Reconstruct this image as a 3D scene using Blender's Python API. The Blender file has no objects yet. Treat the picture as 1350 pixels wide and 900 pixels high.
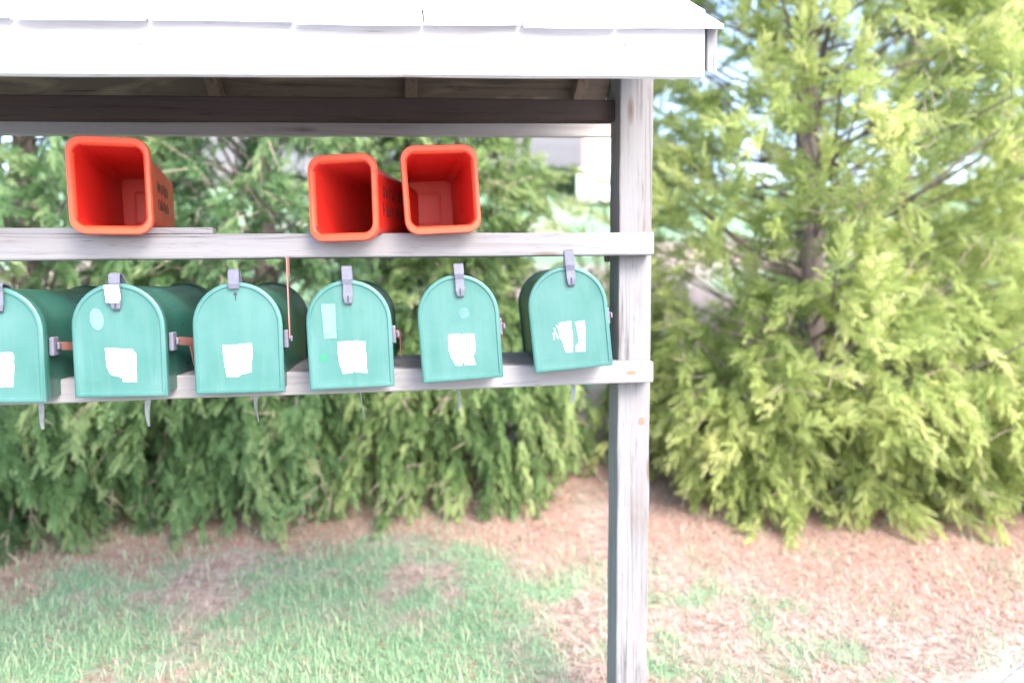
import bpy, bmesh, math, random
import numpy as np
from mathutils import Vector, Matrix, noise
random.seed(7); rng = np.random.default_rng(7)
S = bpy.context.scene; C = S.collection

# ------------------------------------------------------------- camera
F = 900.0                                     # focal length in photo pixels (photo 1350 x 900)
CAM = Vector((0, 0, 1.36))
YAW, PITCH, ROLL = math.atan(0.1545), math.atan(74/900), 0.012
fwd = Vector((math.sin(YAW)*math.cos(PITCH), math.cos(YAW)*math.cos(PITCH), -math.sin(PITCH)))
rgt0 = Vector((math.cos(YAW), -math.sin(YAW), 0)); up0 = rgt0.cross(fwd)
rgt = rgt0*math.cos(ROLL) - up0*math.sin(ROLL); up = up0*math.cos(ROLL) + rgt0*math.sin(ROLL)
cam = bpy.data.cameras.new('camera'); co = bpy.data.objects.new('camera', cam); C.objects.link(co)
co.matrix_world = Matrix(((rgt.x, up.x, -fwd.x, CAM.x), (rgt.y, up.y, -fwd.y, CAM.y), (rgt.z, up.z, -fwd.z, CAM.z), (0, 0, 0, 1)))
cam.sensor_width = 36; cam.lens = 36*F/1350; cam.clip_start = 0.05; cam.clip_end = 3000
cam.dof.use_dof = True; cam.dof.focus_distance = 1.68; cam.dof.aperture_fstop = 1.2
S.camera = co

# ------------------------------------------------------------- light
SUN_EL, SUN_AZ = math.radians(44), math.radians(150)    # azimuth clockwise from +Y
w = bpy.data.worlds.new("World"); S.world = w; w.use_nodes = True
nt = w.node_tree; sky = nt.nodes.new('ShaderNodeTexSky'); sky.sky_type = 'NISHITA'
sky.sun_disc = False; sky.sun_elevation = SUN_EL; sky.sun_rotation = SUN_AZ
sky.air_density = 1.0; sky.dust_density = 3.0; sky.ozone_density = 1.0
bg = nt.nodes['Background']; nt.links.new(sky.outputs[0], bg.inputs[0]); bg.inputs[1].default_value = 0.15
sd = bpy.data.lights.new('sun', 'SUN'); sd.energy = 1.0; sd.angle = math.radians(28); sd.color = (1, 0.95, 0.88)
so = bpy.data.objects.new('sun', sd); C.objects.link(so)
tosun = Vector((math.sin(SUN_AZ)*math.cos(SUN_EL), math.cos(SUN_AZ)*math.cos(SUN_EL), math.sin(SUN_EL)))
so.rotation_euler = (-tosun).to_track_quat('-Z', 'Y').to_euler()
S.view_settings.view_transform = 'Standard'; S.view_settings.look = 'None'
S.view_settings.exposure = 2.4; S.view_settings.gamma = 1; S.view_settings.use_curve_mapping = False

# ------------------------------------------------------------- helpers
def P(px, py, Y):
    """world point on the vertical plane y=Y seen at photo pixel"""
    d = fwd*F + rgt*(px-675) - up*(py-450)
    return CAM + d*(Y/d.y)

def tag(o, label=None, cat=None, group=None, kind=None):
    if label: o['label'] = label
    if cat: o['category'] = cat
    if group: o['group'] = group
    if kind: o['kind'] = kind
    return o
def empty(name, loc=(0, 0, 0), parent=None):
    o = bpy.data.objects.new(name, None); C.objects.link(o); o.location = loc; o.empty_display_size = 0.05
    if parent: o.parent = parent
    return o
def mesh_obj(name, V, Fc, mat, parent=None, smooth=False, tint=None):
    me = bpy.data.meshes.new(name)
    me.from_pydata([tuple(v) for v in V], [], [tuple(f) for f in Fc]); me.update()
    o = bpy.data.objects.new(name, me); C.objects.link(o)
    if mat: me.materials.append(mat)
    if smooth: me.polygons.foreach_set('use_smooth', [True]*len(me.polygons))
    if parent: o.parent = parent
    return o
def np_mesh(name, V, quads, mat, parent=None, tint=None, smooth=False):
    me = bpy.data.meshes.new(name); nq = len(quads); k = quads.shape[1]
    me.vertices.add(len(V)); me.vertices.foreach_set('co', V.astype(np.float32).ravel())
    me.loops.add(nq*k); me.loops.foreach_set('vertex_index', quads.astype(np.int32).ravel())
    me.polygons.add(nq); me.polygons.foreach_set('loop_start', np.arange(0, nq*k, k, dtype=np.int32))
    me.polygons.foreach_set('loop_total', np.full(nq, k, dtype=np.int32))
    if smooth: me.polygons.foreach_set('use_smooth', np.ones(nq, dtype=bool))
    me.update(calc_edges=True)
    if tint is not None:
        at = me.color_attributes.new('tint', 'FLOAT_COLOR', 'POINT')
        at.data.foreach_set('color', tint.astype(np.float32).ravel())
    me.materials.append(mat)
    o = bpy.data.objects.new(name, me); C.objects.link(o)
    if parent: o.parent = parent
    return o
def bevel(o, wd, seg=2):
    m = o.modifiers.new('bevel', 'BEVEL'); m.width = wd; m.segments = seg; m.limit_method = 'ANGLE'; m.angle_limit = math.radians(40)
    return o

class NT:
    def __init__(s, name):
        s.m = bpy.data.materials.new(name); s.m.use_nodes = True; s.t = s.m.node_tree
        s.b = s.t.nodes['Principled BSDF']; s.out = s.t.nodes['Material Output']
        s.tc = s.t.nodes.new('ShaderNodeTexCoord')
    def n(s, k, **kw):
        x = s.t.nodes.new(k)
        for a, v in kw.items(): setattr(x, a, v)
        return x
    def l(s, a, b): s.t.links.new(a, b)
    def mapping(s, scale, src=None, loc=(0, 0, 0)):
        m = s.n('ShaderNodeMapping'); m.inputs['Scale'].default_value = scale; m.inputs['Location'].default_value = loc
        s.l(src or s.tc.outputs['Object'], m.inputs[0]); return m.outputs[0]
    def noise(s, vec, scale, detail=6, rough=0.6, dist=0):
        x = s.n('ShaderNodeTexNoise'); s.l(vec, x.inputs['Vector']); x.inputs['Scale'].default_value = scale
        x.inputs['Detail'].default_value = detail; x.inputs['Roughness'].default_value = rough
        x.inputs['Distortion'].default_value = dist; return x.outputs['Fac']
    def ramp(s, fac, stops):
        r = s.n('ShaderNodeValToRGB'); s.l(fac, r.inputs[0]); e = r.color_ramp.elements
        while len(e) < len(stops): e.new(0.5)
        for i, (p, c) in enumerate(stops):
            e[i].position = p; e[i].color = (*c, 1) if len(c) == 3 else c
        return r.outputs[0]
    def mix(s, fac, a, b, mode='MIX'):
        x = s.n('ShaderNodeMix', data_type='RGBA', blend_type=mode)
        for i, v in ((0, fac), (6, a), (7, b)):
            if isinstance(v, (int, float)): x.inputs[i].default_value = v
            elif isinstance(v, tuple): x.inputs[i].default_value = (*v, 1)
            else: s.l(v, x.inputs[i])
        return x.outputs[2]
    def bump(s, h, strength, dist=0.002):
        x = s.n('ShaderNodeBump'); x.inputs['Strength'].default_value = strength; x.inputs['Distance'].default_value = dist
        s.l(h, x.inputs['Height']); s.l(x.outputs[0], s.b.inputs['Normal'])
    def col(s, c):
        if isinstance(c, tuple): s.b.inputs['Base Color'].default_value = (*c, 1)
        else: s.l(c, s.b.inputs['Base Color'])
    def rough(s, v): s.b.inputs['Roughness'].default_value = v

def wood(name, axis, light, dark, brown, amt=0.45):
    a = NT(name); g = {'x': (1.2, 30, 30), 'y': (30, 1.2, 30), 'z': (30, 30, 1.0)}[axis]
    v = a.mapping(g); n1 = a.noise(v, 2.2, 8, 0.65, 0.6); n2 = a.noise(v, 9, 4, 0.6)
    g2 = {'x': (1.5, 6, 6), 'y': (6, 1.5, 6), 'z': (7, 7, 1.4)}[axis]; n3 = a.noise(a.mapping(g2), 1.6, 4, 0.6, 1.0)
    c = a.ramp(n1, [(0.28, dark), (0.46, light), (0.75, tuple(min(1, x*1.12) for x in light))])
    c = a.mix(a.ramp(n3, [(0.52, (0, 0, 0)), (0.72, (amt,)*3)]), c, brown)
    crk = a.ramp(n2, [(0.28, (0.25,)*3), (0.36, (1,)*3)])
    c = a.mix(0.75, c, crk, 'MULTIPLY')
    vo = a.n('ShaderNodeTexVoronoi'); a.l(a.mapping({'x': (2.3, 9, 9), 'y': (9, 2.3, 9), 'z': (9, 9, 2.3)}[axis]), vo.inputs['Vector']); vo.inputs['Scale'].default_value = 1.0
    kn = a.ramp(vo.outputs['Distance'], [(0.05, (1,)*3), (0.12, (0,)*3)])
    c = a.mix(kn, c, tuple(x*0.8 for x in brown))
    a.col(c); a.rough(0.85); a.bump(a.mix(0.5, n1, crk), 0.55, 0.003); return a.m
GREY, GDK, BRN = (0.42, 0.40, 0.42), (0.22, 0.20, 0.20), (0.30, 0.19, 0.13)
W_x = wood('weathered_wood_x', 'x', (0.255, 0.25, 0.27), (0.14, 0.13, 0.135), (0.22, 0.17, 0.15), 0.35)
W_z = wood('weathered_wood_z', 'z', (0.20, 0.20, 0.213), (0.06, 0.055, 0.058), (0.15, 0.105, 0.085), 0.5)
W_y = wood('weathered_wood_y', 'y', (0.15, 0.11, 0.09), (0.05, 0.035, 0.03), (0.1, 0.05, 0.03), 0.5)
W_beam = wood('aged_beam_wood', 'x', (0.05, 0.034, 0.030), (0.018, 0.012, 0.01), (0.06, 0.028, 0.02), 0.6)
W_white = wood('bleached_board', 'x', (0.72, 0.71, 0.74), (0.55, 0.53, 0.54), (0.5, 0.42, 0.38), 0.3)
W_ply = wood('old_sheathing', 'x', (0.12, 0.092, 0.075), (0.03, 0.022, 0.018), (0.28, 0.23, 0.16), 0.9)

def paint(name, base, alt, rough=0.4, bumpy=0.15, scale=14, coat=0.0, spots=0.35):
    a = NT(name); oi = a.n('ShaderNodeObjectInfo'); mu = a.n('ShaderNodeMath', operation='MULTIPLY'); a.l(oi.outputs['Random'], mu.inputs[0]); mu.inputs[1].default_value = 37.0
    ad = a.n('ShaderNodeVectorMath', operation='ADD'); a.l(a.tc.outputs['Object'], ad.inputs[0]); a.l(mu.outputs[0], ad.inputs[1]); pv_ = ad.outputs[0]
    n = a.noise(pv_, scale, 6, 0.65)
    n2 = a.noise(pv_, scale*9, 3, 0.6)
    c = a.mix(a.ramp(n, [(0.4, (0, 0, 0)), (0.75, (1, 1, 1))]), base, alt)
    c = a.mix(a.ramp(n2, [(0.68, (0, 0, 0)), (0.78, (spots,)*3)]), c, alt)
    a.col(c); a.rough(rough); a.bump(n, bumpy, 0.004)
    r = a.ramp(n, [(0.3, (rough*0.8,)*3), (0.8, (min(1, rough*1.4),)*3)]); a.l(r, a.b.inputs['Roughness'])
    a.b.inputs['Coat Weight'].default_value = coat; return a.m
def door_paint():
    a = NT('green_enamel_door'); oi = a.n('ShaderNodeObjectInfo'); mu = a.n('ShaderNodeMath', operation='MULTIPLY'); a.l(oi.outputs['Random'], mu.inputs[0]); mu.inputs[1].default_value = 41.0
    ad = a.n('ShaderNodeVectorMath', operation='ADD'); a.l(a.tc.outputs['Object'], ad.inputs[0]); a.l(mu.outputs[0], ad.inputs[1]); v = ad.outputs[0]
    n = a.noise(v, 7, 4, 0.55); st = a.noise(a.mapping((46, 46, 3.5), v), 1.0, 5, 0.6, 0.5); sc = a.noise(a.mapping((9, 9, 60), v), 1.6, 6, 0.75, 1.5); fine = a.noise(v, 240, 3, 0.6)
    c = a.mix(a.ramp(n, [(0.35, (0,)*3), (0.7, (1,)*3)]), (0.042, 0.150, 0.135), (0.068, 0.178, 0.172))
    c = a.mix(a.ramp(st, [(0.5, (0,)*3), (0.8, (0.5,)*3)]), c, (0.10, 0.20, 0.185))         # chalky runs
    c = a.mix(a.ramp(sc, [(0.66, (0,)*3), (0.70, (0.55,)*3)]), c, (0.14, 0.25, 0.23))        # scuffs
    c = a.mix(a.ramp(fine, [(0.7, (0,)*3), (0.76, (0.6,)*3)]), c, (0.05, 0.09, 0.07))        # specks of grime
    a.col(c); a.l(a.ramp(n, [(0.3, (0.3,)*3), (0.8, (0.5,)*3)]), a.b.inputs['Roughness']); a.bump(a.mix(0.35, n, st), 0.25, 0.006); return a.m
M_door = door_paint()
M_body = paint('green_enamel_body', (0.022, 0.105, 0.092), (0.04, 0.13, 0.09), 0.3, 0.0, 3, spots=0)
M_lip = paint('dark_green_lip', (0.01, 0.07, 0.06), (0.02, 0.1, 0.08), 0.4, 0.1)
M_orange = paint('orange_plastic', (0.76, 0.082, 0.036), (0.72, 0.105, 0.052), 0.42, 0.0, 4, spots=0.15)  # tube outside; highlights on rim and walls are put into this orange
M_red_in = paint('shade_red_plastic', (0.60, 0.022, 0.016), (0.56, 0.03, 0.02), 0.4, 0.0, 4, spots=0)  # same plastic inside the tube, its shade painted in as a deeper red
M_bluesteel = paint('zinc_steel', (0.14, 0.145, 0.20), (0.10, 0.10, 0.14), 0.45, 0.2, 40)
M_silver = paint('galvanised_strap', (0.3, 0.32, 0.36), (0.2, 0.22, 0.25), 0.4, 0.2, 60)
M_flag = paint('faded_red_flag', (0.38, 0.16, 0.14), (0.42, 0.22, 0.20), 0.5, 0.1, 40)
M_white = paint('white_sticker', (0.82, 0.82, 0.82), (0.8, 0.8, 0.8), 0.5, 0.02, 30)
M_pale = paint('pale_reflector_sticker', (0.12, 0.26, 0.26), (0.15, 0.28, 0.28), 0.4, 0.05, 30)
M_dab = paint('green_scuff', (0.02, 0.2, 0.11), (0.03, 0.2, 0.13), 0.5, 0.1, 50)
M_ink = paint('black_ink', (0.03, 0.02, 0.02), (0.05, 0.03, 0.03), 0.6, 0.02)
M_slot = paint('dark_slot', (0.02, 0.05, 0.05), (0.03, 0.06, 0.06), 0.6, 0.02)
M_whitewall = paint('white_siding', (0.8, 0.79, 0.78), (0.76, 0.75, 0.74), 0.7, 0.05, 2)
M_metal_dark = paint('screw_head', (0.25, 0.22, 0.2), (0.35, 0.2, 0.12), 0.5, 0.1, 60)

def box_vf(lo, hi):
    x0, y0, z0 = lo; x1, y1, z1 = hi
    V = [(x0,y0,z0),(x1,y0,z0),(x1,y1,z0),(x0,y1,z0),(x0,y0,z1),(x1,y0,z1),(x1,y1,z1),(x0,y1,z1)]
    return V, [(0,3,2,1),(4,5,6,7),(0,1,5,4),(1,2,6,5),(2,3,7,6),(3,0,4,7)]
def board(name, a, b, h, d, mat, parent, side='x', warp=0.0018, bev=0.003, seg=14):
    """board from a to b (top front edge line), height h downward, depth d backward; slight warp"""
    a, b = Vector(a), Vector(b); V = []; Fc = []
    ax = (b-a).normalized(); L = (b-a).length
    if side == 'x': dn = Vector((0, 0, -1)); bk = Vector((0, 1, 0))
    elif side == 'y': dn = Vector((0, 0, -1)); dn = (dn - ax*dn.dot(ax)).normalized(); bk = Vector((1, 0, 0))
    else: dn = Vector((1, 0, 0)); bk = Vector((0, 1, 0))     # 'z' : vertical post, h across, d back
    ph = random.random()*50
    for i in range(seg+1):
        c = a.lerp(b, i/seg)
        for k, (u, v) in enumerate(((0, 0), (1, 0), (1, 1), (0, 1))):
            j = [noise.noise(Vector((ph+i*0.35, k*7.1, q*3.3)))*warp for q in range(3)]
            V.append(c + dn*(u*h+j[0]) + bk*(v*d+j[1]))
    for i in range(seg):
        for k in range(4):
            p, q = i*4+k, i*4+(k+1) % 4
            Fc.append((p, q, q+4, p+4))
    Fc.append((3, 2, 1, 0)); e = seg*4; Fc.append((e, e+1, e+2, e+3))
    o = mesh_obj(name, V, Fc, mat, parent)
    bm = bmesh.new(); bm.from_mesh(o.data); bmesh.ops.recalc_face_normals(bm, faces=bm.faces); bm.to_mesh(o.data); bm.free()
    bevel(o, bev, 2); return o

# ------------------------------------------------------------- ground
TREES = [  # photo px of trunk, depth Y, radius, height, leaf kind
    (30, 4.45, 1.38, 4.8, 0), (340, 4.5, 1.30, 5.0, 0), (598, 4.35, 1.1, 4.0, 1),
    (1062, 4.22, 1.60, 7.2, 2), (1355, 5.0, 1.5, 7.0, 2), (1190, 6.9, 1.9, 7.6, 2)]
def smooth(a, b, x):
    t = min(1, max(0, (x-a)/(b-a))); return t*t*(3-2*t)
def height(x, y):
    s1, s2 = 0.08, 0.243
    if y < 2.0: h = 0
    elif y < 4.5: h = s1*(y-2)
    elif y < 7: t = y-4.5; h = s1*2.5 + s1*t + (s2-s1)*t*t/5
    elif y < 27: h = s1*2.5 + s1*2.5 + (s2-s1)*1.25 + s2*(y-7)
    else: h = s1*5 + (s2-s1)*1.25 + s2*20 - 0.004*(y-27)
    if y > 2.0 and y < 30:
        h += 0.035*noise.noise(Vector((x*0.6, y*0.6, 3)))*smooth(2.1, 3.5, y) + 0.010*noise.noise(Vector((x*4, y*4, 9)))*smooth(2.0, 2.5, y)
    return h
tr_xy = []
for (px, Y, R, H, k) in TREES:
    p = P(px, 376, Y); tr_xy.append((p.x, p.y, R, H, k))
def masks(x, y):
    """0..1 green grass, 0..1 rust needle litter, 0..1 pale sand"""
    n = noise.noise(Vector((x*1.7, y*1.7, 1.5))); n2 = noise.noise(Vector((x*5.5, y*5.5, 7.5))); n3 = noise.noise(Vector((x*0.35, y*0.35, 2.2)))
    lit = 0
    for (tx, ty, R, H, k) in tr_xy:
        d = math.hypot(x-tx, (y-ty)*0.95)
        lit = max(lit, 1-smooth(R*(0.86 if k < 2 else 0.95)+0.25*n+0.2*n2, R*(1.16 if k < 2 else 1.38)+0.4*n+0.35*n2, d))
    near_left = 1-smooth(0.15, 0.75, x+0.25*n2+0.25*n)
    g = near_left*0.80 + (0.06+0.9*n2)*(1-near_left)*0.7
    n4 = noise.noise(Vector((x*14, y*14, 4.5)))
    g = max(0, min(1, g+(0.3+0.45*near_left)*n+0.45*n2+0.5*n4+0.12*lit))*(1-lit*0.55)
    if y > 5.5: g = max(0, min(1, 0.30+1.6*n3+0.4*n)) + 0.5*smooth(12, 17, y); g = min(1, g)
    sand = 0.6*smooth(1.75, 2.6, x-2.6*(y-2.1)+0.4*n+0.35*n2)*(1-smooth(2.6, 3.2, y))
    return g, lit, sand
def grid_coords(a, b, lo, hi, step, far):
    r = list(np.arange(lo, hi, step)); s = step; x = hi; up_ = []
    while x < b: up_.append(x); s *= far; x += s
    up_.append(b); s = step; x = lo; dn_ = []
    while x > a: s *= far; x -= s; dn_.append(max(x, a))
    return dn_[::-1]+r+up_
gx = grid_coords(-400, 400, -3.2, 4.2, 0.05, 1.22); gy = grid_coords(-60, 900, 1.6, 6.4, 0.05, 1.16)
V = np.zeros((len(gy)*len(gx), 3)); T = np.zeros((len(V), 4)); i = 0
for y in gy:
    for x in gx:
        V[i] = (x, y, height(x, y)); g, l_, s_ = masks(x, y); T[i] = (g, l_, s_, 1); i += 1
nx = len(gx); jj, ii = np.meshgrid(np.arange(len(gy)-1), np.arange(nx-1), indexing='ij'); b0 = (jj*nx+ii).ravel()
Q = np.stack([b0, b0+1, b0+nx+1, b0+nx], 1)
a = NT('ground_soil_and_lawn'); at = a.n('ShaderNodeAttribute', attribute_name='tint'); sp = a.n('ShaderNodeSeparateColor'); a.l(at.outputs['Color'], sp.inputs[0])
o_ = a.tc.outputs['Object']; nf = a.noise(o_, 28, 6, 0.7); nb = a.noise(o_, 90, 4, 0.7); nm = a.noise(o_, 7, 5, 0.6)
straw = a.ramp(nf, [(0.3, (0.15, 0.11, 0.10)), (0.5, (0.32, 0.245, 0.21)), (0.7, (0.46, 0.38, 0.34))])
rust = a.ramp(nb, [(0.3, (0.15, 0.085, 0.07)), (0.5, (0.33, 0.205, 0.17)), (0.7, (0.48, 0.38, 0.33))])
grn = a.ramp(nb, [(0.3, (0.10, 0.17, 0.09)), (0.55, (0.18, 0.32, 0.19)), (0.75, (0.36, 0.42, 0.28))])
snd = a.ramp(nb, [(0.3, (0.25, 0.22, 0.20)), (0.6, (0.48, 0.44, 0.41))])
def thr(ch, nz, k=0.55):
    m = a.n('ShaderNodeMath', operation='MULTIPLY_ADD'); a.l(nz, m.inputs[0]); m.inputs[1].default_value = k; a.l(ch, m.inputs[2])
    return a.ramp(m.outputs[0], [(0.45, (0,)*3), (1.0, (1,)*3)])
c = a.mix(thr(sp.outputs[0], nm, 0.7), straw, grn); c = a.mix(thr(sp.outputs[1], nf, 0.6), c, rust); c = a.mix(thr(sp.outputs[2], nm, 0.7), c, snd)
a.col(c); a.rough(0.95); a.bump(nf, 0.8, 0.02)
ground = np_mesh('ground', V, Q, a.m, tint=T, smooth=True); tag(ground, kind='structure')

# grass and litter as fine geometry
def leafmat(name, dark, mid, light, trans=0.3):
    a = NT(name); at = a.n('ShaderNodeAttribute', attribute_name='tint'); sp = a.n('ShaderNodeSeparateColor'); a.l(at.outputs['Color'], sp.inputs[0])
    c = a.ramp(sp.outputs[0], [(0.0, dark), (0.5, mid), (1.0, light)]); a.col(c); a.rough(0.6); a.b.inputs['Specular IOR Level'].default_value = 0.3
    tr = a.n('ShaderNodeBsdfTranslucent'); a.l(c, tr.inputs[0]); mx = a.n('ShaderNodeMixShader'); mx.inputs[0].default_value = trans
    a.l(a.b.outputs[0], mx.inputs[1]); a.l(tr.outputs[0], mx.inputs[2]); a.l(mx.outputs[0], a.out.inputs[0]); return a.m
M_grass = leafmat('grass_blades', (0.21, 0.32, 0.19), (0.38, 0.53, 0.34), (0.64, 0.66, 0.50), 0.4)
M_litter = leafmat('rust_needles', (0.17, 0.08, 0.07), (0.48, 0.25, 0.18), (0.62, 0.48, 0.41), 0.1)
M_straw = leafmat('dry_straw', (0.26, 0.18, 0.16), (0.42, 0.32, 0.28), (0.62, 0.54, 0.50), 0.25)
def scatter(name, mat, n, chooser, lmin, lmax, wd, upright, label, cat, tfun):
    xs = rng.uniform(-3.2, 4.0, n*3); ys = 2.0 + 4.2*rng.random(n*3)**1.25; keep = []
    for x, y in zip(xs, ys):
        g, l_, s_ = masks(x, y)
        if rng.random() < chooser(g, l_, s_, x, y): keep.append((x, y, height(x, y), g))
        if len(keep) >= n: break
    K = np.array(keep); m = len(K)
    base = K[:, :3]; ang = rng.uniform(0, 2*np.pi, m); L = rng.uniform(lmin, lmax, m)
    tl = rng.uniform(*upright, m)              # elevation of the blade
    d = np.stack([np.cos(ang)*np.cos(tl), np.sin(ang)*np.cos(tl), np.sin(tl)], 1)
    sd_ = np.stack([-np.sin(ang), np.cos(ang), np.zeros(m)], 1)*(wd*rng.uniform(0.6, 1.3, m))[:, None]
    d2 = d.copy(); d2[:, 2] -= 0.45; d2 /= np.linalg.norm(d2, axis=1)[:, None]
    p0 = base + np.array([0, 0, -0.003]); p1 = p0 + d*(L*0.55)[:, None]; p2 = p1 + (d2 if upright[1] > 1 else d)*(L*0.45)[:, None]
    p0[:, 2] += 0.003*(upright[1] < 1); V = np.stack([p0-sd_*0.7, p0+sd_*0.7, p1+sd_, p1-sd_, p2+sd_*0.15, p2-sd_*0.15], 1).reshape(-1, 3)
    b = np.arange(m)*6; Q = np.concatenate([np.stack([b, b+1, b+2, b+3], 1), np.stack([b+3, b+2, b+4, b+5], 1)])
    t = np.clip(tfun(K, m), 0, 1); T = np.repeat(np.stack([t, t, t, np.ones(m)], 1), 6, 0)
    o = np_mesh(name, V, Q, mat, tint=T); tag(o, label, cat, kind='stuff'); return o
scatter('grass', M_grass, 62000, lambda g, l, s, x, y: (g**1.4)*(1-s)*0.95+0.04, 0.02, 0.075, 0.0015, (0.7, 1.5),
        'short pale green grass tufts on the verge below the mailboxes', 'grass', lambda K, m: rng.normal(0.42, 0.22, m))
scatter('dry_grass', M_straw, 42000, lambda g, l, s, x, y: (1-g)*(1-l*0.35)*0.8+0.28, 0.02, 0.07, 0.0016, (0.05, 0.9),
        'bleached dry straw lying between the green tufts', 'dry grass', lambda K, m: rng.normal(0.5, 0.25, m))
scatter('needle_litter', M_litter, 48000, lambda g, l, s, x, y: (l*0.62 if noise.noise(Vector((x*5, y*5, 2)))>-0.1 else l*0.25)+(1-s)*(0.32 if noise.noise(Vector((x*6, y*6, 8)))>0 else 0.12), 0.015, 0.05, 0.0026, (-0.02, 0.5),
        'rust brown fallen needles carpeting the ground under the conifers', 'needles', lambda K, m: rng.normal(0.45, 0.25, m))

# road apron at the lower right
pts = [(-6, 1.0), (-2, 1.07), (0.2, 1.22), (0.9, 1.46), (1.5, 1.70), (2.05, 1.97), (2.7, 2.25), (3.4, 2.55), (4.2, 2.9)]
V = []; Fc = []
for i, (x, y) in enumerate(pts):
    V += [(x, y, height(x, y)+0.006), (x+0.25, y-1.2, height(x, y-1.2)+0.010), (x+0.6, -4, 0.010)]
for i in range(len(pts)-1):
    b = i*3; Fc += [(b, b+1, b+4, b+3), (b+1, b+2, b+5, b+4)]
a = NT('pale_asphalt'); n = a.noise(a.tc.outputs['Object'], 130, 5, 0.7); a.col(a.ramp(n, [(0.3, (0.16, 0.165, 0.18)), (0.7, (0.34, 0.35, 0.38))])); a.rough(0.9); a.bump(n, 0.6, 0.004)
tag(mesh_obj('road', V, Fc, a.m), kind='structure')

# ------------------------------------------------------------- shelter
sh = empty('mailbox_shelter', (0.7, 1.9, 0))
tag(sh, 'weathered grey wooden mailbox shelter with shingled roof, two rails and a square post', 'mailbox shelter')
bpy.context.view_layer.update()
def under(o):            # keep world coordinates while parenting
    o.parent = sh; o.matrix_parent_inverse = sh.matrix_world.inverted(); return o
def line(pxa, ya, pxb, yb, Y, xl=-1.55, xr=None):
    A, B = P(pxa, ya, Y), P(pxb, yb, Y); sl = (B.z-A.z)/(B.x-A.x)
    A2 = Vector((xl, Y, A.z+sl*(xl-A.x)))
    return A2, (B if xr is None else Vector((xr, Y, A.z+sl*(xr-A.x)))), sl
# post (top -> bottom), leaning slightly
def post(pt, pb, wd):
    o = board('post', pt, pb, wd, 0.092, W_z, None, 'z', 0.0022, 0.004, 40); return under(o)
pt_ = P(818, 90, 1.862); pb_ = P(812, 900, 1.862); dirp = (pb_-pt_)/(pb_.z-pt_.z)
post(pt_ + dirp*(1.99-pt_.z), pt_ + dirp*(-0.1-pt_.z), 0.096)
post(Vector((-1.52, 1.862, 1.95)), Vector((-1.50, 1.862, -0.1)), 0.092)
# fascia
YF = 1.50
A, B, sl = line(0, 14, 930, 30, YF); A3, B3, _ = line(0, 83, 930, 99.5, YF)
hf = A.z-A3.z
under(board('fascia_board', A-Vector((0, 0, 0.009)), B-Vector((0, 0, 0.009)), 0.108, 0.024, W_white, None, 'x', 0.0025, 0.0025, 20))
# right end cap of the fascia (barge board end)
EX = B.x
def roofz(y, x, under_=0.0):
    base = B.z + sl*(x-B.x) - 0.012 - under_
    RY = 1.93; m = 0.70
    return base + (m*(y-YF) if y < RY else m*(RY-YF) - m*(y-RY))
# barge boards (end rafters) on the right gable
def slope_board(name, x, y0, y1, h, wd, mat, drop=0.0, bev=0.002):
    a_ = Vector((x, y0, roofz(y0, x)-drop)); b_ = Vector((x, y1, roofz(y1, x)-drop))
    return under(board(name, a_, b_, h, wd, mat, None, 'y', 0.001, bev, 8))
def barge(y0, y1, hgt):
    V = []; m_ = 0.006
    for x in (EX+0.004, EX+0.028):
        V += [(x, y0, roofz(y0, x)-hgt), (x, y0, roofz(y0, x)+m_), (x, y1, roofz(y1, x)+m_), (x, y1, roofz(y1, x)-hgt)]
    o = mesh_obj('barge_board', V, [(0, 1, 2, 3), (7, 6, 5, 4), (0, 4, 5, 1), (1, 5, 6, 2), (2, 6, 7, 3), (3, 7, 4, 0)], W_z)
    bm = bmesh.new(); bm.from_mesh(o.data); bmesh.ops.recalc_face_normals(bm, faces=bm.faces); bm.to_mesh(o.data); bm.free()
    return under(bevel(o, 0.002))
barge(YF-0.003, 1.929, 0.097)
barge(2.28, 1.931, 0.05)
# rafters
for px in (-330, 178, 536, 792):
    x = P(px, 110, 1.62).x if px < 790 else P(792, 112, 1.9).x
    slope_board('rafter', x, YF+0.026, 1.925, 0.075, 0.036, W_y, 0.018)
    slope_board('rafter', x, 2.265, 1.927, 0.042, 0.036, W_y, 0.018)
# sheathing
def sheath(y0, y1):
    V = []; xs = np.linspace(-1.62, EX-0.002, 12)
    for x in xs:
        V += [(x, y0, roofz(y0, x)-0.017), (x, y1, roofz(y1, x)-0.017), (x, y1, roofz(y1, x)-0.002), (x, y0, roofz(y0, x)-0.002)]
    Fc = []
    for i in range(len(xs)-1):
        b = i*4
        for k in range(4): Fc.append((b+k, b+(k+1) % 4, b+4+(k+1) % 4, b+4+k))
    Fc += [(0, 1, 2, 3), tuple(range(len(V)-1, len(V)-5, -1))]
    return under(mesh_obj('roof_sheathing', V, Fc, W_ply))
sheath(YF+0.025, 1.929); sheath(2.284, 1.931)
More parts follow.
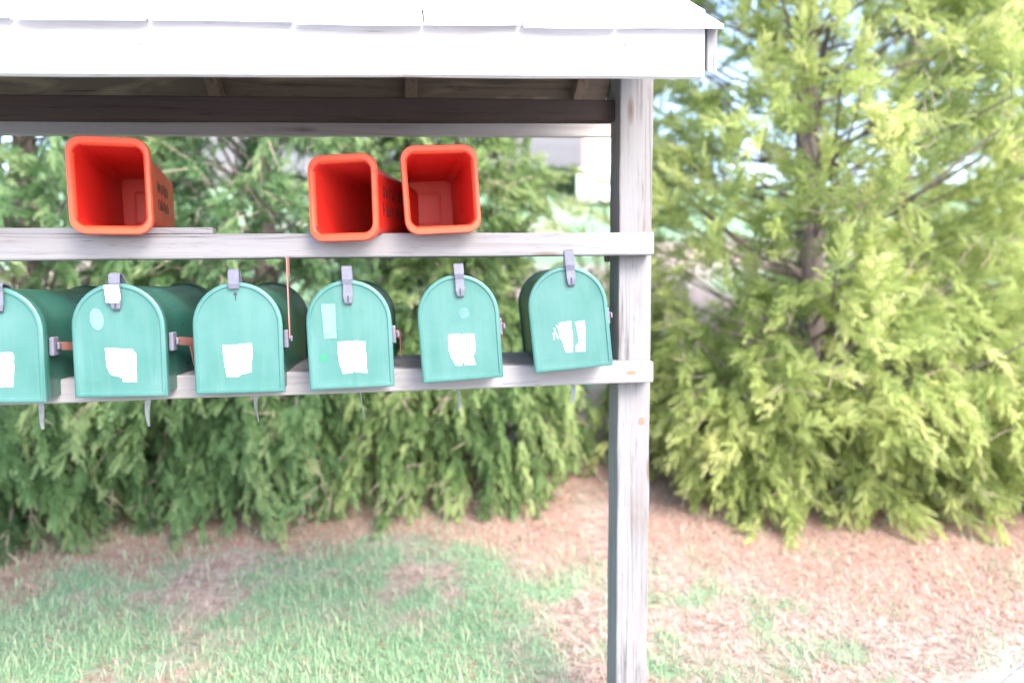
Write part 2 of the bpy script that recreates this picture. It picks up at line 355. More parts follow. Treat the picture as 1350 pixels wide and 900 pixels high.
# shingles: staggered tabs with uneven butts, on both slopes
a = NT('pale_asphalt_shingle'); o_ = a.tc.outputs['Object']; n = a.noise(o_, 220, 3, 0.7); n2 = a.noise(a.mapping((3, 12, 12)), 2, 5, 0.6)
a.col(a.mix(a.ramp(n2, [(0.35, (0,)*3), (0.7, (1,)*3)]), a.ramp(n, [(0.35, (0.42, 0.43, 0.46)), (0.65, (0.62, 0.63, 0.66))]), (0.72, 0.72, 0.74))); a.rough(0.9); a.bump(n, 0.5, 0.002); M_sh = a.m
def shingles(front):
    V = []; Fc = []; m = 0.70; cs = 1/math.hypot(1, m)
    for r in range(5):
        x = -1.64 + (0.13 if r % 2 else 0)
        while x < EX+0.02:
            wd = random.uniform(0.20, 0.29); x1 = min(x+wd-0.004, EX+0.029)
            d0 = -0.032 + r*0.115*cs + random.uniform(-0.004, 0.004)
            if x1-x > 0.02 and d0 < (0.4 if front else 0.27):
                d1 = min(d0+0.19*cs, 0.43 if front else 0.34)
                j = random.uniform(0, 0.002); cu = [random.uniform(0, 0.003) for _ in range(2)]
                ns = 5; row = []
                for q in range(ns+1):
                    xx = x+(x1-x)*q/ns; e = random.uniform(-0.0025, 0.0025)
                    for (dd, lift) in ((d0+e, 0.006+0.011+j+cu[0]*(q/ns)), (d1, 0.006+0.003), (d1, 0.003), (d0+e, 0.0045+0.003+j+cu[0]*(q/ns))):
                        y = YF+dd if front else 2.27-dd
                        z0 = roofz(YF, xx)+m*dd if front else roofz(2.27, xx)+m*dd
                        row.append((xx, y, z0+lift-0.001))
                b = len(V); V += row
                for q in range(ns):
                    for k in range(4):
                        Fc.append((b+q*4+k, b+q*4+(k+1) % 4, b+(q+1)*4+(k+1) % 4, b+(q+1)*4+k))
                Fc += [(b, b+3, b+2, b+1), (b+ns*4, b+ns*4+1, b+ns*4+2, b+ns*4+3)]
            x += wd
    o = mesh_obj('shingles', V, Fc, M_sh)
    bm = bmesh.new(); bm.from_mesh(o.data); bmesh.ops.recalc_face_normals(bm, faces=bm.faces); bm.to_mesh(o.data); bm.free()
    return under(o)
shf = shingles(True); shingles(False)
# ridge cap
V = []; 
for i in range(13):
    x = -1.64+(EX+0.029+1.64)*i/12; z = roofz(1.93, x)+0.026
    V += [(x, 1.83, z-0.07), (x, 1.93, z), (x, 2.03, z-0.07), (x, 2.03, z-0.076), (x, 1.93, z-0.008), (x, 1.83, z-0.076)]
Fc = []
for i in range(12):
    for k in range(6): Fc.append((i*6+k, i*6+(k+1) % 6, i*6+6+(k+1) % 6, i*6+6+k))
under(mesh_obj('ridge_cap', V, Fc, M_sh))
# long beam on the post line and rear fascia
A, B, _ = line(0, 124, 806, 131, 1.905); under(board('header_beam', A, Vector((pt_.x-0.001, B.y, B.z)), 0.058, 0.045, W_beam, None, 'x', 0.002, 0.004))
A, B, _ = line(0, 144, 812, 151, 2.288)
under(board('rear_fascia', A, B, 0.074, 0.022, wood('rear_board_wood', 'x', (0.40, 0.385, 0.39), (0.28, 0.265, 0.265), (0.3, 0.26, 0.24), 0.3), None, 'x', 0.002, 0.003))
# upper rail, its deck, lower shelf
A, B, _ = line(0, 309, 863, 306, 1.812)
under(board('upper_rail', A, B, 0.062, 0.048, W_x, None, 'x', 0.002, 0.005, 18)); UR = (A, B)
zr = lambda x: A.z + (B.z-A.z)*(x-A.x)/(B.x-A.x)
UA, UB = A.copy(), B.copy()
def upz(x): return UA.z+(UB.z-UA.z)*(x-UA.x)/(UB.x-UA.x)
xe = P(688, 300, 1.862).x
under(board('upper_deck', Vector((-1.5, 1.8625, upz(-1.5)+0.004)), Vector((xe, 1.8625, upz(xe)+0.004)), 0.022, 0.26, W_x, None, 'x', 0.002, 0.003))
xe2 = P(279, 303, 1.815).x
under(board('upper_batten', Vector((-1.5, 1.822, upz(-1.5)+0.0165)), Vector((xe2, 1.822, upz(xe2)+0.0165)), 0.0155, 0.034, W_x, None, 'x', 0.001, 0.002))
A, B, _ = line(0, 502, 862, 476, 1.812); LA, LB = A.copy(), B.copy()
def loz(x): return LA.z+(LB.z-LA.z)*(x-LA.x)/(LB.x-LA.x)
under(board('lower_rail', A, B, 0.060, 0.048, W_x, None, 'x', 0.002, 0.005, 18))
under(board('shelf_board', Vector((-1.5, 1.862, loz(-1.5)-0.001)), Vector((pt_.x-0.003, 1.862, loz(pt_.x)-0.001)), 0.036, 0.18, W_x, None, 'x', 0.002, 0.003))
under(board('shelf_board', Vector((-1.5, 2.05, loz(-1.5)-0.001)), Vector((pt_.x+0.08, 2.05, loz(pt_.x)-0.001)), 0.036, 0.14, W_x, None, 'x', 0.002, 0.003))
under(board('deck_support', Vector((pt_.x+0.028, 1.956, loz(pt_.x)-0.040)), Vector((pt_.x+0.028, 2.19, loz(pt_.x)-0.040)), 0.05, 0.036, W_y, None, 'y', 0.001, 0.003, 4))
under(board('deck_support', Vector((pt_.x+0.028, 1.956, upz(pt_.x)-0.020)), Vector((pt_.x+0.028, 2.12, upz(pt_.x)-0.020)), 0.05, 0.036, W_y, None, 'y', 0.001, 0.003, 4))
def disc_at(name, c, r, mat, nrm=(0, -1, 0), th=0.004, n=12, sx=1.0):
    V = []; 
    for k in range(n):
        t = 2*math.pi*k/n; V.append((c[0]+r*sx*math.cos(t), c[1]-th, c[2]+r*math.sin(t)))
    for k in range(n):
        t = 2*math.pi*k/n; V.append((c[0]+r*sx*math.cos(t), c[1]+0.001, c[2]+r*math.sin(t)))
    Fc = [tuple(range(n))[::-1]]+[(k, (k+1) % n, n+(k+1) % n, n+k) for k in range(n)]
    return mesh_obj(name, V, Fc, mat)
M_knot = paint('orange_knot', (0.30, 0.15, 0.11), (0.28, 0.13, 0.09), 0.8, 0.2, 60)
for (px, py, Y, r, sx) in ((832, 491, 1.812, 0.0065, 2.4), (846, 555, 1.862, 0.012, 0.7)):
    under(disc_at('knot', P(px, py, Y), r, M_knot, th=0.0008, sx=sx))
for (px, py, Y) in ((828, 318, 1.812), (846, 324, 1.812), (850, 486, 1.812), (824, 60, YF), (560, 66, YF), (185, 58, YF)):
    under(disc_at('screw', P(px, py, Y), 0.0035, M_metal_dark, th=0.001))

# ------------------------------------------------------------- mailboxes
BW, BH, BD = 0.205, 0.268, 0.47
def arch(i, y, n=18):
    r = BW/2-i; zc = BH-BW/2; pts = [(-r, y, i), (-r, y, zc)]
    for k in range(1, n): t = math.pi-math.pi*k/n; pts.append((r*math.cos(t), y, zc+r*math.sin(t)))
    pts += [(r, y, zc), (r, y, i)]
    return pts
def loft(name, loops, mat, parent, cap0=True, cap1=True, smooth_=True):
    V = []; Fc = []; n = len(loops[0])
    for lp in loops: V += lp
    for j in range(len(loops)-1):
        for k in range(n):
            Fc.append((j*n+k, (j+1)*n+k, (j+1)*n+(k+1) % n, j*n+(k+1) % n))
    if cap0: Fc.append(tuple(range(n)))
    if cap1: Fc.append(tuple(range(len(V)-1, len(V)-1-n, -1)))
    o = mesh_obj(name, V, Fc, mat, parent)
    bm = bmesh.new(); bm.from_mesh(o.data); bmesh.ops.recalc_face_normals(bm, faces=bm.faces); bm.to_mesh(o.data); bm.free()
    if smooth_:
        o.data.polygons.foreach_set('use_smooth', [True]*len(o.data.polygons))
        try: o.data.set_sharp_from_angle(angle=math.radians(38))
        except Exception: pass
    return o
def plate(name, poly, y, th, mat, parent, bev=0):
    n = len(poly); V = [(x, y-th, z) for x, z in poly]+[(x, y, z) for x, z in poly]
    Fc = [tuple(range(n)), tuple(range(2*n-1, n-1, -1))]+[(k, n+k, n+(k+1) % n, (k+1) % n) for k in range(n)]
    o = mesh_obj(name, V, Fc, mat, parent)
    bm = bmesh.new(); bm.from_mesh(o.data); bmesh.ops.recalc_face_normals(bm, faces=bm.faces); bm.to_mesh(o.data); bm.free()
    if bev: bevel(o, bev)
    return o
def boxpart(name, lo, hi, mat, parent, bev=0.001):
    V, Fc = box_vf(lo, hi); return bevel(mesh_obj(name, V, Fc, mat, parent), bev)

def strip(name, path, wd, th, mat, parent, axis='x'):
    """bent flat strip through path points (y,z) of width wd along x"""
    V = []; Fc = []; n = len(path)
    for i, (x, y, z, w_) in enumerate(path):
        p = path[max(0, i-1)]; q = path[min(n-1, i+1)]; d = Vector((0, q[1]-p[1], q[2]-p[2])).normalized(); nn = Vector((0, d.z, -d.y))*th/2
        for sx, sn in ((-1, -1), (1, -1), (1, 1), (-1, 1)):
            V.append((x+sx*wd*w_/2, y+nn.y*sn, z+nn.z*sn))
    for i in range(n-1):
        for k in range(4): Fc.append((i*4+k, i*4+(k+1) % 4, i*4+4+(k+1) % 4, i*4+4+k))
    Fc += [(3, 2, 1, 0), tuple(range(n*4-4, n*4))]
    o = mesh_obj(name, V, Fc, mat, parent)
    bm = bmesh.new(); bm.from_mesh(o.data); bmesh.ops.recalc_face_normals(bm, faces=bm.faces); bm.to_mesh(o.data); bm.free()
    return bevel(o, th*0.3, 1)
def build_proto():
    root = empty('mailbox')
    # body: arched tunnel with ribs near both ends
    loops = []
    for (i, y) in ((0.006, 0.013), (0.006, 0.016), (0.0035, 0.020), (0.0035, 0.034), (0.006, 0.038), (0.006, 0.10), (0.0068, 0.25), (0.006, 0.42), (0.0035, 0.428), (0.0035, 0.438), (0.006, 0.443), (0.006, BD-0.012)):
        loops.append(arch(i, y))
    loft('body', loops, M_body, root)
    loft('rear_lip', [arch(0.004, BD-0.016), arch(-0.0035, BD-0.014), arch(-0.0035, BD), arch(0.004, BD+0.001)], M_lip, root)
    # stamped door
    loft('door', [arch(0.001, 0.014), arch(-0.001, 0.010), arch(-0.0005, 0.003), arch(0.002, 0.0005), arch(0.004, 0.0), arch(0.0085, 0.0), arch(0.0105, 0.0022), arch(0.013, 0.0026), arch(0.03, 0.0018)], M_door, root)
    # flag bracket
    br = boxpart('flag_bracket', (BW/2-0.002, 0.030, 0.105), (BW/2+0.009, 0.058, 0.150), M_bluesteel, root, 0.003)
    return root
proto_parts = None
BOXES = [ # centre x, bottom y (px), width px, roll deg, yaw deg, pitch deg
    dict(cx=-4, by=531, W=118, roll=3.0, yaw=-1.0, label='green mailbox cut off by the left edge of the photo, red flag lowered'),
    dict(cx=160, by=523, W=115, roll=2.8, yaw=-1.5, label='green mailbox with white tape on its latch and a pale oval patch'),
    dict(cx=317, by=518, W=113, roll=2.4, yaw=0.5, label='green mailbox with its thin faded red flag raised'),
    dict(cx=465, by=511.5, W=110, roll=3.0, yaw=0.0, label='green mailbox with a pale upright strip above its white sticker'),
    dict(cx=611, by=501, W=108, roll=4.2, yaw=-2.0, label='green mailbox below the orange tube nearest the post, one notched white sticker'),
    dict(cx=757, by=486.5, W=104, roll=5.6, yaw=-6.5, label='green mailbox beside the post with a white sticker split in two pieces')]
YB = 1.727
proto = build_proto()
roots = []
for i, b in enumerate(BOXES):
    if i == 0: r = proto
    else:
        r = proto.copy(); C.objects.link(r)
        for ch in list(proto.children):
            if i and ch.name.split('.')[0] in ('body', 'rear_lip', 'door', 'flag_bracket'):
                c_ = ch.copy(); C.objects.link(c_); c_.parent = r
    loc = P(b['cx'], b['by'], YB); r.location = loc
    wroll = math.radians(b['roll'])
    dxs = (b['cx']-675)/F
    lean = ROLL + 0.0 - (b['cx']-675)*math.tan(PITCH)/F      # perspective lean already given by the camera
    r.rotation_euler = (math.radians(b.get('pitch', 0)), -(wroll-lean)*1.0, math.radians(b['yaw']))
    tag(r, b['label'], 'mailbox', 'green mailboxes in a row on the lower shelf'); roots.append(r)
def loc2(i, px, py):
    b = BOXES[i]; s = b['W']/BW; dx, dz = (px-b['cx'])/s, (b['by']-py)/s; t = math.radians(b['roll'])
    return (dx*math.cos(t)+dz*math.sin(t), dz*math.cos(t)-dx*math.sin(t))
def sticker(i, name, poly, mat, y=0.0016, th=0.0009, jag=0.6, label=None):
    pts = []
    for k in range(len(poly)):
        (x0, y0), (x1, y1) = poly[k], poly[(k+1) % len(poly)]; m = max(1, int(math.hypot(x1-x0, y1-y0)/5))
        for q in range(m):
            pts.append(loc2(i, x0+(x1-x0)*q/m+random.uniform(-jag, jag)*(q > 0), y0+(y1-y0)*q/m+random.uniform(-jag, jag)*(q > 0)))
    o = plate(name, pts, y, th, mat, roots[i])
    if label: o['label'] = label
    return o
sticker(0, 'number_sticker', [(-22, 464), (14, 463), (16, 470), (15, 509), (-20, 510)], M_white)
sticker(1, 'number_sticker', [(139, 459), (173, 459), (178, 465), (179, 503), (162, 503), (161, 498), (146, 493), (142, 484)], M_white)
sticker(2, 'number_sticker', [(294, 454), (310, 453), (311, 456), (314, 452), (330, 451), (332, 458), (331, 489), (317, 493), (314, 496), (299, 496), (296, 474)], M_white)
sticker(3, 'number_sticker', [(445, 450), (462, 448), (464, 451), (466, 448), (481, 449), (484, 491), (468, 490), (466, 483), (465, 491), (452, 492), (447, 474)], M_white)
sticker(4, 'number_sticker', [(591, 440), (607, 439), (609, 442), (611, 439), (625, 439), (627, 462), (624, 468), (628, 480), (613, 481), (611, 474), (609, 481), (601, 481), (595, 471), (591, 458)], M_white)
sticker(5, 'number_sticker', [(737, 425), (753, 423), (755, 444), (755, 464), (746, 464), (742, 450), (737, 443)], M_white)
sticker(5, 'number_sticker', [(758, 424), (771, 422), (772, 463), (759, 463), (759, 456), (764, 450), (761, 437)], M_white)
for (x0, y0, x1, y1) in ((730, 432, 735, 446), (733, 428, 738, 437), (729, 438, 730, 447)):
    sticker(5, 'sticker_scrap', [(x0, y0), (x0+1.2, y0), (x1+1, y1), (x1, y1)], M_white, jag=0)
oval = [(129+8.5*math.cos(t)+1.5*math.sin(t), 421+14.5*math.sin(t)) for t in [k*math.pi/9 for k in range(18)]]
sticker(1, 'pale_patch', oval, M_pale, jag=0)
sticker(3, 'pale_patch', [(424, 400), (442, 399), (444, 445), (428, 446)], M_pale, jag=0.2)
sticker(3, 'scuff_mark', [(427+5*math.cos(t), 471+6*math.sin(t)) for t in [k*math.pi/6 for k in range(12)]], M_dab, th=0.0004, jag=0.6)
sticker(4, 'pale_patch', [(612+7*math.cos(t), 411+8*math.sin(t)) for t in [k*math.pi/6 for k in range(12)]], paint('faint_mark', (0.09, 0.20, 0.205), (0.06, 0.16, 0.165), 0.5, 0.1, 200), th=0.0004, jag=1.0)
# latches
LAT = [(-3, 372, 410), (152, 360, 408), (308, 354, 379), (457, 350, 400), (604, 346, 390), (749, 330, 377)]
for i, (lx, y0, y1) in enumerate(LAT):
    x, zt = loc2(i, lx, y0); _, zb = loc2(i, lx, y1)
    if i == 2:
        path = [(x, -0.004, zb, 1), (x, -0.007, zb+0.012, 1), (x, -0.006, zt-0.006, 1), (x, -0.001, zt, .9), (x, 0.016, zt-0.002, .9), (x, 0.03, BH-0.001, 1)]
    else:
        path = [(x, 0.001, zb-0.001, 0.55), (x, -0.006, zb+0.004, 0.72), (x, -0.007, zb+0.018, 0.95), (x, -0.005, BH-0.012, 0.9), (x, -0.009, BH+0.002, 1.0), (x, -0.008, zt-0.004, 1), (x, -0.002, zt, .95), (x, 0.014, zt-0.003, .9), (x, 0.03, BH-0.001, 1)]
    strip('latch', path, 0.025, 0.0035, M_bluesteel, roots[i])
    if i != 2: plate('latch_slot', [(x-0.0018, zb+0.006), (x+0.0018, zb+0.006), (x+0.0018, zb+0.022), (x-0.0018, zb+0.022)], -0.0085, 0.0006, M_slot, roots[i])
x, z = loc2(2, 310, 386)
plate('latch_hole', [(x+0.0045*math.cos(t), z+0.005*math.sin(t)) for t in [k*math.pi/5 for k in range(10)]], 0.0026, 0.0012, M_slot, roots[2])
plate('latch_hole', [(x-0.0015, z-0.005), (x-0.0008, z-0.016), (x+0.0015, z-0.015), (x+0.0015, z-0.003)], 0.0024, 0.001, M_slot, roots[2])
t1 = [loc2(1, *p) for p in ((140, 376), (158, 375), (161, 392), (158, 398), (143, 398), (142, 388))]
plate('tape', t1, -0.0095, 0.0012, M_white, roots[1])
# flags
def flag(i, up_, ang=0.0):
    r = roots[i]; x = BW/2+0.0105; pv = Vector((x, 0.044, 0.128))
    L = 0.205 if up_ else 0.125
    prof = [(0, -0.009), (0.075, -0.009), (0.088, -0.030), (0.100, -0.058), (0.108, -0.064), (0.118, -0.030), (L, 0.004), (L-0.02, 0.012), (0.03, 0.011), (0, 0.009)] if not up_ else [(0, -0.007), (0.03, -0.0075), (L-0.05, -0.006), (L-0.05, -0.03), (L-0.006, -0.034), (L, -0.02), (L, 0.006), (0.03, 0.0075), (0, 0.007)]
    th = math.radians(ang); V = []
    for sx in (0, 0.0022):
        for (u, v) in prof:
            yy, zz = u*math.cos(th)-v*math.sin(th), u*math.sin(th)+v*math.cos(th)
            V.append((pv.x+sx+0.010*(u/L)*(0 if up_ else 1), pv.y+yy, pv.z+zz))
    n = len(prof); Fc = [tuple(range(n)), tuple(range(2*n-1, n-1, -1))]+[(k, n+k, n+(k+1) % n, (k+1) % n) for k in range(n)]
    o = mesh_obj('flag', V, Fc, M_flag, r); bm = bmesh.new(); bm.from_mesh(o.data); bmesh.ops.recalc_face_normals(bm, faces=bm.faces); bm.to_mesh(o.data); bm.free()
    boxpart('flag_pivot', (x+0.002, 0.037, 0.121), (x+0.0075, 0.051, 0.135), M_bluesteel, r, 0.002)
for i in range(6):
    if i == 2: flag(i, True, 93)
    else: flag(i, False, -6)
# galvanised strap ends hanging under the shelf
ST = [(50, 532, 567), (194, 527, 563), (338, 522, 557), (477, 515, 553), (604, 508, 543), (755, 498, 533)]
for i, (sx_, y0, y1) in enumerate(ST):
    a0 = P(sx_, y0, 1.868); a1 = P(sx_+(5 if i == 0 else 1), y1, 1.868)
    top = loz(a0.x)-0.030; V = []; n = 9
    for k in range(n):
        t = k/(n-1); x = a0.x+(a1.x-a0.x)*t+0.003*math.sin(t*5+i); z = top+(a1.z-top)*t; tw = t*1.1+i*0.5-0.5; w_ = 0.0075*(1-0.6*t**2)
        dx, dy = math.cos(tw)*w_, math.sin(tw)*w_
        for sgn in (-1, 1):
            V.append((x+sgn*dx, 1.8600+0.012*t+sgn*dy+0.008, z)); V.append((x+sgn*dx-dy*0.2, 1.8600+0.012*t+sgn*dy+0.008+dx*0.2, z))
    Fc = []
    order = (0, 1, 3, 2)
    for k in range(n-1):
        for q in range(4): Fc.append((k*4+order[q], k*4+order[(q+1) % 4], k*4+4+order[(q+1) % 4], k*4+4+order[q]))
    o = mesh_obj('mounting_strap', V, Fc, M_silver)
    bpy.context.view_layer.update(); o.parent = roots[i]; o.matrix_parent_inverse = roots[i].matrix_world.inverted()

# ------------------------------------------------------------- orange tubes
TW, TH = 0.187, 0.212
def rrect(w_, h_, r, y, n=7, cz=None):
    pts = []; cz = h_/2 if cz is None else cz
    for (sx, sz, a0) in ((1, -1, -90), (1, 1, 0), (-1, 1, 90), (-1, -1, 180)):
        for k in range(n+1):
            t = math.radians(a0+90*k/n); pts.append((sx*(w_/2-r)+r*math.cos(t), y, cz+sz*(h_/2-r)+r*math.sin(t)))
    return pts
def tube(cx, by, Y, W_, H_, L, yaw, roll, pitch, label, marks, taper=0.9):
    r = empty('newspaper_tube', P(cx, by, Y)); r.rotation_euler = (math.radians(pitch), math.radians(-roll), math.radians(yaw))
    tag(r, label, 'newspaper tube', 'orange newspaper tubes on the upper rail')
    cz = H_/2; lp = []
    w0, h0 = W_-0.026, H_-0.036; w1, h1 = w0*taper, h0*taper; zc1 = cz-(h0-h1)/2
    lp += [rrect(w1-0.006, h1-0.006, 0.014, L-0.004, cz=zc1)]
    inner_back = rrect(w1-0.006, h1-0.006, 0.014, L-0.004, cz=zc1)
    loops = [inner_back, rrect(w0-0.006, h0-0.006, 0.024, 0.012, cz=cz), rrect(w0+0.000, h0+0.000, 0.026, 0.0025, cz=cz), rrect(w0+0.008, h0+0.008, 0.030, -0.001, cz=cz),
             rrect(W_-0.004, H_-0.004, 0.034, 0.000, cz=cz), rrect(W_, H_, 0.036, 0.004, cz=cz), rrect(W_, H_, 0.036, 0.016, cz=cz), rrect(W_-0.004, H_-0.004, 0.034, 0.019, cz=cz),
             rrect(w0+0.002, h0+0.002, 0.028, 0.022, cz=cz), rrect(w1, h1, 0.018, L-0.004, cz=zc1), rrect(w1-0.008, h1-0.008, 0.014, L, cz=zc1)]
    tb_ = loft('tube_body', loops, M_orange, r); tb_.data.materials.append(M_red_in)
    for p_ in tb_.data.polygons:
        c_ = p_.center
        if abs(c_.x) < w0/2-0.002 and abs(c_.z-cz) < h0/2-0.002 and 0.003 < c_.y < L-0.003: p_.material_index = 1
    # moulded panel on the inside floor of the back
    ring = [rrect(w1*0.52, h1*0.56, 0.01, L-0.0055, cz=zc1), rrect(w1*0.50, h1*0.54, 0.01, L-0.0065, cz=zc1), rrect(w1*0.46, h1*0.50, 0.01, L-0.0065, cz=zc1), rrect(w1*0.44, h1*0.48, 0.01, L-0.0055, cz=zc1)]
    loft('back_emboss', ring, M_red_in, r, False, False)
    # dark lettering strokes, worn beyond reading, on the right side
    V = []; Fc = []
    for (u, v, l_, wd_, sl_) in marks:
        y0 = 0.05+u; t = (y0-0.022)/(L-0.026); xs = lambda yy: (w0+0.002)/2+(w1-w0-0.002)/2*((yy-0.022)/(L-0.026))+0.0012
        b = len(V); q = [(y0, v), (y0+wd_, v), (y0+wd_+sl_, v+l_), (y0+sl_, v+l_)]
        V += [(xs(yy)-0.0004, yy, zz) for yy, zz in q]+[(xs(yy), yy, zz) for yy, zz in q]
        Fc += [(b+3, b+2, b+1, b), (b+4, b+5, b+6, b+7)]+[(b+k, b+(k+1) % 4, b+4+(k+1) % 4, b+4+k) for k in range(4)]
    if marks: tag(mesh_obj('lettering', V, Fc, M_ink, r))
    return r
def lettering(rows, n, u0, step, v0, hh):
    m_ = []
    for r_ in range(rows):
        for k in range(n):
            u = u0+step*k; v = v0-r_*(hh+0.014)
            m_.append((u, v, hh*random.uniform(0.8, 1), 0.0035, random.uniform(-.002, .002)))
            if random.random() < 0.7: m_.append((u+0.0037, v+random.choice((0, hh*0.4)), 0.004, 0.007, 0))
            if random.random() < 0.5: m_.append((u+0.011, v, hh*random.uniform(0.5, 0.8), 0.003, 0))
    return m_
tube(148, 309, 1.745, 0.176, 0.226, 0.40, 7.5, 0, 0, 'orange plastic tube standing alone on the left of the upper rail', lettering(2, 7, 0.10, 0.022, 0.12, 0.03))
tube(453, 318, 1.745, 0.178, 0.212, 0.40, -19, 0.5, 0, 'orange plastic tube turned to show its marked side, next to another tube', lettering(2, 10, 0.03, 0.024, 0.115, 0.034))
tube(586, 308, 1.755, 0.194, 0.222, 0.36, 3.5, 3.0, 0, 'orange plastic tube nearest the post with its back wall in view', [])

# ------------------------------------------------------------- background
def gz(x, y): return height(x, y)
# grey plank fence on the rise
fe = empty('plank_fence', (3.6, 24, gz(3.6, 24))); tag(fe, 'pale grey upright plank fence at the top of the rise', 'fence')
bpy.context.view_layer.update()
V = []; Fc = []; x = -9.0
while x < 6.3:
    wd = 0.14; z = gz(x, 24); v, f = box_vf((x, 24, z-0.1), (x+wd-0.012, 24.03, z+1.95+random.uniform(-.02, .02))); b = len(V); V += v; Fc += [tuple(q+b for q in ff) for ff in f]; x += wd
o = mesh_obj('planks', V, Fc, wood('fence_wood', 'z', (0.15, 0.145, 0.16), (0.09, 0.085, 0.09), BRN, 0.2)); o.parent = fe; o.matrix_parent_inverse = fe.matrix_world.inverted()
for dz in (0.4, 1.5):
    o = board('fence_rail', (-9, 24.035, gz(-9, 24)+dz), (6.3, 24.035, gz(6.3, 24)+dz), 0.09, 0.04, W_x, None); o.parent = fe; o.matrix_parent_inverse = fe.matrix_world.inverted()
# white shed
x0 = P(771, 250, 20).x; x1 = x0+1.9; zb = P(790, 258, 20).z
s_ = empty('garden_shed', (x0+0.9, 20, zb)); tag(s_, 'small white shed at the top of the lawn, seen left of the post', 'shed'); bpy.context.view_layer.update()
def ps(o): o.parent = s_; o.matrix_parent_inverse = s_.matrix_world.inverted(); return o
V = []; Fc = []
for k in range(14):
    z = zb-0.2+k*0.18; v, f = box_vf((x0, 20-0.01*1, z), (x1, 22.2, z+0.175)); b = len(V); V += v; Fc += [tuple(q+b for q in ff) for ff in f]
    v, f = box_vf((x0+0.02, 20.006, z+0.175), (x1-0.02, 22.19, z+0.18)); b = len(V); V += v; Fc += [tuple(q+b for q in ff) for ff in f]
ps(mesh_obj('wall', V, Fc, M_whitewall))
ps(boxpart('corner_trim', (x0-0.035, 19.95, zb-0.1), (x0+0.03, 19.985, zb+2.3), paint('brick_red_trim', (0.45, 0.2, 0.17), (0.5, 0.25, 0.2), 0.8), None))
ps(boxpart('door_step', (x0-0.16, 19.2, zb-0.25), (x0+1.6, 19.94, zb+0.72), M_whitewall, None, 0.01))
V = [(x0-0.15, 19.8, zb+2.3), (x1+0.15, 19.8, zb+2.3), (x1+0.15, 21.1, zb+2.75), (x0-0.15, 21.1, zb+2.75), (x0-0.15, 22.4, zb+2.3), (x1+0.15, 22.4, zb+2.3)]
ps(mesh_obj('roof', V, [(0, 1, 2, 3), (3, 2, 5, 4), (0, 3, 4), (1, 5, 2), (0, 4, 5, 1)], M_sh))

s_.rotation_euler = (0, 0, -0.30)
# ------------------------------------------------------------- conifers
def spray_template():
    V = []; Q = []; n = 6
    def leaf(p, q, w_, zoff):
        p = np.array(p, float); q = np.array(q, float); d = q-p; nrm = np.array([-d[1], d[0]])/np.linalg.norm(d)*w_
        m = p+d*0.5; b = len(V)
        for (a_, zz) in ((p, 0), (m+nrm, zoff*0.5), (q, zoff), (m-nrm, zoff*0.5)): V.append((a_[0], a_[1], zz))
        Q.append((b, b+1, b+2, b+3))
    leaf((0, 0), (0.8, 0), 0.014, 0.0); leaf((0.7, 0), (1.04, 0), 0.035, -0.02)
    for i in range(n):
        t = 0.06+0.82*i/n; L = 0.34*(1-t)**0.7+0.09
        for s in (-1, 1):
            aa = math.radians(27+7*math.sin(i*2.1+s)); q = (t+L*math.cos(aa), s*L*math.sin(aa)); z = 0.06*math.sin(i*1.7+s)
            leaf((t, 0), q, 0.030, z)
            if i < 3:
                p = (t+0.45*L*math.cos(aa), s*0.45*L*math.sin(aa)); a2 = aa+math.radians(26 if i % 2 else -26)
                leaf(p, (p[0]+0.5*L*math.cos(a2), p[1]+s*0.5*L*math.sin(a2)), 0.020, z)
    return np.array(V, float), np.array(Q)
SV, SQ = spray_template()
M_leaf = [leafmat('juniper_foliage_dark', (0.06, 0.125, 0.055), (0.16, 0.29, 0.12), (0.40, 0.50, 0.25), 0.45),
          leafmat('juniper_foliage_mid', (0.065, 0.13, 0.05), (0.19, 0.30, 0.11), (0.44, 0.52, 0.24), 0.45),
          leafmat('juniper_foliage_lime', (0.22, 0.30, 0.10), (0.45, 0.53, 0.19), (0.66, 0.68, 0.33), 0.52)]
a = NT('conifer_bark'); n = a.noise(a.mapping((8, 8, 1.5)), 4, 6, 0.7, 0.5); a.col(a.ramp(n, [(0.3, (0.09, 0.07, 0.065)), (0.7, (0.28, 0.23, 0.21))])); a.rough(0.95); a.bump(n, 0.8, 0.01); M_bark = a.m
M_dead = paint('bleached_dead_twig', (0.42, 0.34, 0.27), (0.5, 0.42, 0.33), 0.9, 0.1, 30)
def tube_pts(pts, rads, n=6):
    V = []; F_ = []; pts = [np.array(p, float) for p in pts]
    for i, p in enumerate(pts):
        d = pts[min(i+1, len(pts)-1)]-pts[max(i-1, 0)]; d /= np.linalg.norm(d)+1e-9
        u = np.cross(d, (0.3, 0.2, 0.93)); 
        if np.linalg.norm(u) < 0.1: u = np.cross(d, (1, 0, 0))
        u /= np.linalg.norm(u); v = np.cross(d, u)
        for k in range(n):
            t = 2*math.pi*k/n; V.append(p+(u*math.cos(t)+v*math.sin(t))*rads[i])
    for i in range(len(pts)-1):
        for k in range(n): F_.append((i*n+k, i*n+(k+1) % n, (i+1)*n+(k+1) % n, (i+1)*n+k))
    return V, F_
